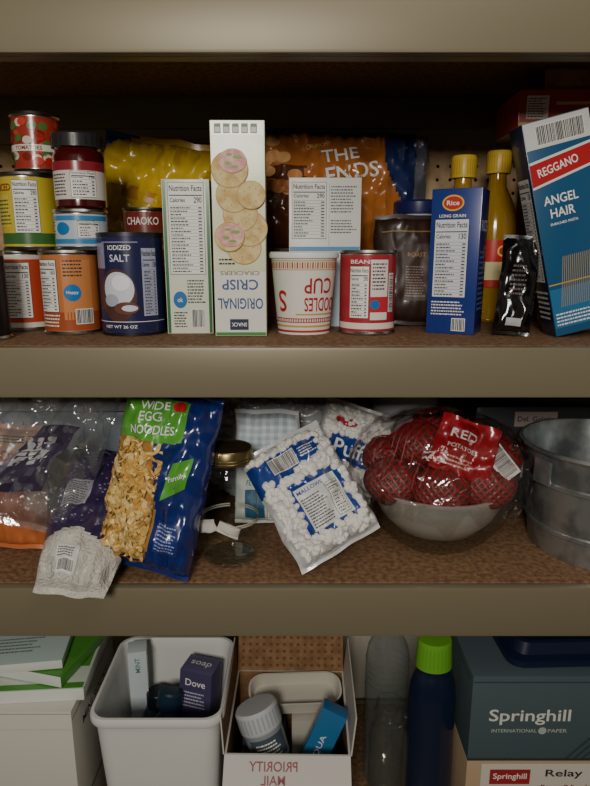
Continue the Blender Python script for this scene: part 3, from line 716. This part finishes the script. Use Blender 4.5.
flap(b, (.092, .0925, h), (-.092, .0925, h), (0, .035, .085), kr, kr)
flap(b, (-.092, .0925, h), (-.092, -.0925, h), (-.003, 0, .065), wb, kr)
flap(b, (.092, -.0925, h), (.092, .0925, h), (.006, 0, .065), wb, wb)
flap(b, (-.092, -.0925, h), (.092, -.0925, h), (0, -.030, -.03), C('#d9d5cd', .6), wb)
fS = (lambda u, v, o: (u, .0925+.035*v-o*.9, h+.085*v+o*.4), 1, .0008)
for i in range(15):
    for j in range(7): b.disc(fS, -.083+i*.012, .1+j*.125, .0030, .03, C('#6d4a2c', .8), 2, 6, 1)
fr = (lambda u, v, o: (u, -.0925-.030*v-.0005, h-.03*v+.0008+o), 1, .0003)
b.text(fr, 'PRIORITY', -.02, .35, .07, .30, C('#8a2a34'), 1, pi); b.text(fr, 'MAIL', -.02, .75, .035, .28, C('#8a2a34'), 1, pi)
S = SF(.185); b.text(S, 'PRIORITY', 0, .1, .12, .03, C('#8a2a34'), 1); b.rect(S, -.09, .05, .09, .06, C('#2a3f7a'), 1)
b.done((-.0095, .842, Z4+.0005), -1)
b = B('lotion_jar'); b.lathe([(0, 0), (.026, 0), (.03, .004), (.031, .05), (.033, .052), (.034, .056), (.034, .082), (.031, .086), (0, .086)], [C('#8c9096', .4)]*3+[C('#c4c7ca', .35)]*5, 48)
b.rect(SC(.0312), -.03, .01, .03, .045, C('#4a5560', .4), 0); b.lines(SC(.0315), -.02, .014, .02, .04, 5, WHITE, 2)
for k in range(30): b.rect(SC(.034), k*2*pi/30*.034, .058, k*2*pi/30*.034+.003, .08, C('#a9acb0', .4), 1)
b.done((-.036, .806, Z4+.148), 15, 18, -14)
b = B('blue_soap_box'); b.box(.040, .028, .125, C('#2f6c9c', .35, coat=.3), .002); b.text(SF(.028), 'AQUA', 0, .06, .05, .010, C('#cfd9e0'), 1, pi/2); b.done((.014, .800, Z4+.120), -8, 8, 22)
b = B('plastic_tray'); pt_ = C('#cdc9bb', .3)
rrloft(b, [(.130, .040, .015, 0), (.145, .055, .020, .004), (.152, .060, .024, .028), (.156, .064, .026, .030), (.150, .058, .023, .030), (.140, .050, .018, .008)], pt_)
b.done((.0, .897, Z4+.176), 3, -12, 0)
b = B('medicine_carton'); b.box(.165, .165, .09, C('#7a6a58', .7), .002); b.box(.07, .12, .05, C('#5b6470', .5), .002, base=(-.04, 0, .09)); b.box(.06, .06, .075, C('#b5b0a4', .5), .002, base=(.035, .045, .09)); b.done((-.0105, .842, Z4+.004))
b = B('mason_jar'); r = .030
b.lathe([(0, 0), (r-.004, 0), (r, .004), (r, .20), (r-.003, .215), (r-.008, .224), (r-.008, .236), (r-.0045, .238), (r-.0045, .241), (r-.008, .243), (r-.0068, .2455), (r-.008, .248), (r-.0068, .2505), (r-.008, .253), (r-.008, .262), (r-.010, .262), (r-.0105, .25)], thin_glass('jar_glass', '#eef4f2', .10, milk=.012), 56)
b.done((.1430, .79, Z4))
b = B('clear_plastic_bottle'); pc = thin_glass('clear_plastic', '#edf1f2', .12, .3, .05)
b.lathe([(0, 0), (.034, 0), (.038, .005), (.038, .19)] + [(.038-.002*(k % 2), .19+.006*k) for k in range(1, 9)] + [(.034, .262), (.022, .29), (.015, .31), (.013, .33)], pc, 48)
b.done((.160, .925, Z4))
b = B('detergent_bottle'); db = C('#141f38', .28, coat=.6); gc = C('#72b238', .35)
b.lathe([(0, 0), (.034, 0), (.038, .005), (.040, .05), (.039, .12), (.038, .2), (.038, .255), (.035, .285), (.029, .303), (.024, .312), (.024, .316), (.0285, .316), (.0285, .32), (.0265, .36), (.0255, .364), (0, .365)], [db]*10+[gc]*5, 56)
for k in range(28):
    a = k*2*pi/28; b.rect((lambda u, v, o: ((.0288-.0022*(v-.318)/.04+o)*math.sin(u/.028), -(.0288-.0022*(v-.318)/.04+o)*math.cos(u/.028), v), .004, .0003), a*.028, .322, a*.028+.0025, .356, C('#68ab30', .4), 1)
b.done((.2135, .825, Z4), 0, 0, 0, (.98, .8, .95))
tl = C('#4a5a5e', .6, bump=.05); b = B('paper_ream_box'); w, d, h = .30, .26, .143
b.box(w, d, h, tl, .002, top=C('#525f66', .6)); S = SF(d)
b.text(S, 'Springhill', -.064, .076, .118, .026, C('#d9d9d2'), 2); b.text(S, 'INTERNATIONAL', -.085, .053, .066, .006, C('#a9b4b0'), 2); b.disc(S, -.044, .053, .006, .006, C('#a9b4b0'), 2); b.text(S, 'PAPER', -.022, .053, .028, .006, C('#a9b4b0'), 2)
for k in range(10): b.quad(S, [(-.010+k*.012, .002), (-.004+k*.012, .002), (.035+k*.012, .045), (.029+k*.012, .045)], C('#37464a'), 1, 1)
b.rect(S, -.15, .0015, .15, .005, C('#2f3a3a'), 2); b.rect(S, -.149, h-.010, .149, h-.008, C('#38484a'), 2)
b.rect(SL(w), -.12, h-.012, .12, h-.010, C('#38484a'), 2)
b.done((.404, .888, Z4+.1875), 0)
b = B('paper_ream_box'); w, d, h = .30, .26, .187
b.box(w, d, h, C('#b39a7c', .7), .002); S = SF(d); b.rect(S, -.128, .002, .149, h-.004, C('#d3cdc0', .5), 1)
b.rect(S, -.115, h-.040, -.055, h-.014, CLAB('#a52a30'), 2); b.text(S, 'Springhill', -.085, h-.027, .05, .013, WHITE, 3)
b.text(S, 'Relay', -.005, h-.022, .055, .016, INK, 3); b.text(S, 'Paper 8.5 x 11', .0, h-.046, .075, .010, C('#8a2a30'), 3); b.lines(S, -.115, h-.09, .1, h-.055, 4, INK, 3)
b.done((.404, .888, Z4), 0)
b = B('navy_storage_lid'); ny = C('#161f3a', .35)
rrloft(b, [(.235, .165, .02, 0), (.245, .175, .022, .004), (.245, .175, .022, .014), (.225, .155, .02, .018), (.215, .145, .02, .034), (.205, .135, .02, .036), (.195, .125, .018, .030)], ny)
b.done((.430, .862, Z4+.3308), 2)
b = B('white_carton'); w, d, h = .24, .20, .283; wc = C('#cfccc3', .6)
b.box(w, d, h, wc, .0015, right=C('#c4c1b7', .6)); S = SF(d)
b.rect(S, -.119, h-.004, .119, h-.003, C('#8f8b80', .7), 1); b.rect(S, -.119, h-.030, .119, h-.0295, C('#a5a196', .7), 1)
S = SR(w); b.text(S, 'MINI SOCKS', .0, .235, .12, .014, C('#6a5a62'), 1); b.rect(S, -.09, .1, .09, .105, C('#4a8a6a'), 1); b.rect(S, -.098, .268, .098, .270, C('#9a978c'), 1)
b.done((-.4385, .845, Z4), 0)
def pack(name, w, d, h, mat, loc, yaw, fn=None, lean=0, roll=0):
    b = B(name); b.box(w, d, h, mat, .002, front=C('#dcded8', .5))
    if fn: fn(b, ST(h), w, d)
    b.done(loc, yaw, lean, roll)
GR = C('#4f9436', .4, coat=.3)
def fa(b, S, w, d):
    b.rect(S, -w/2+.002, -d/2+.002, w/2-.002, -d/2+.014, GR, 1); b.rect(S, .03, -.04, w/2-.004, .05, GR, 1); b.lines(S, -.07, -.03, .01, .05, 10, C('#9aa09a'), 1)
def fb(b, S, w, d):
    b.rect(S, -w/2+.002, -d/2+.002, -w/2+.03, d/2-.002, C('#3f9a84'), 1); b.lines(S, -.03, -.05, .05, -.01, 5, C('#7a8a7e'), 1); b.disc(S, .02, .03, .02, .02, C('#4a8fb8'), 1)
pack('wipes_package', .215, .18, .020, C('#c9d2c6', .4, coat=.3), (-.42, .850, Z4+.2835), 4, fa)
pack('wipes_package', .18, .165, .018, C('#4f9436', .4), (-.405, .868, Z4+.305), -14, fa)
pack('wipes_package', .17, .15, .014, C('#bfd2ce', .4), (-.435, .846, Z4+.3245), 8, fb)

# ------------------------------------------------------------------ light & camera
def area(name, loc, target, size, power, col):
    l = bpy.data.lights.new(name, 'AREA'); l.size = size; l.energy = power; l.color = col
    o = bpy.data.objects.new(name, l); bpy.context.scene.collection.objects.link(o); o.location = loc
    o.rotation_euler = (Vector(target)-Vector(loc)).to_track_quat('-Z', 'Y').to_euler(); return o
area('room_lamp', (-.2, -1.0, 1.93), (0, .8, 1.3), .34, 21, (1, .95, .86))
area('ceiling_lamp', (.3, -.1, 2.36), (.1, .3, 0), .6, 3.5, (1, .95, .88))
w = bpy.data.worlds.new('world'); bpy.context.scene.world = w; w.use_nodes = True
w.node_tree.nodes['Background'].inputs[0].default_value = (.9, .93, 1, 1); w.node_tree.nodes['Background'].inputs[1].default_value = .05
cam = bpy.data.cameras.new('camera'); cam.lens = 28.03; cam.sensor_width = 36; cam.clip_start = .01
co = bpy.data.objects.new('camera', cam); bpy.context.scene.collection.objects.link(co)
co.location = (0, 0, 1.45); co.rotation_euler = (math.radians(77), 0, 0)
bpy.context.scene.camera = co
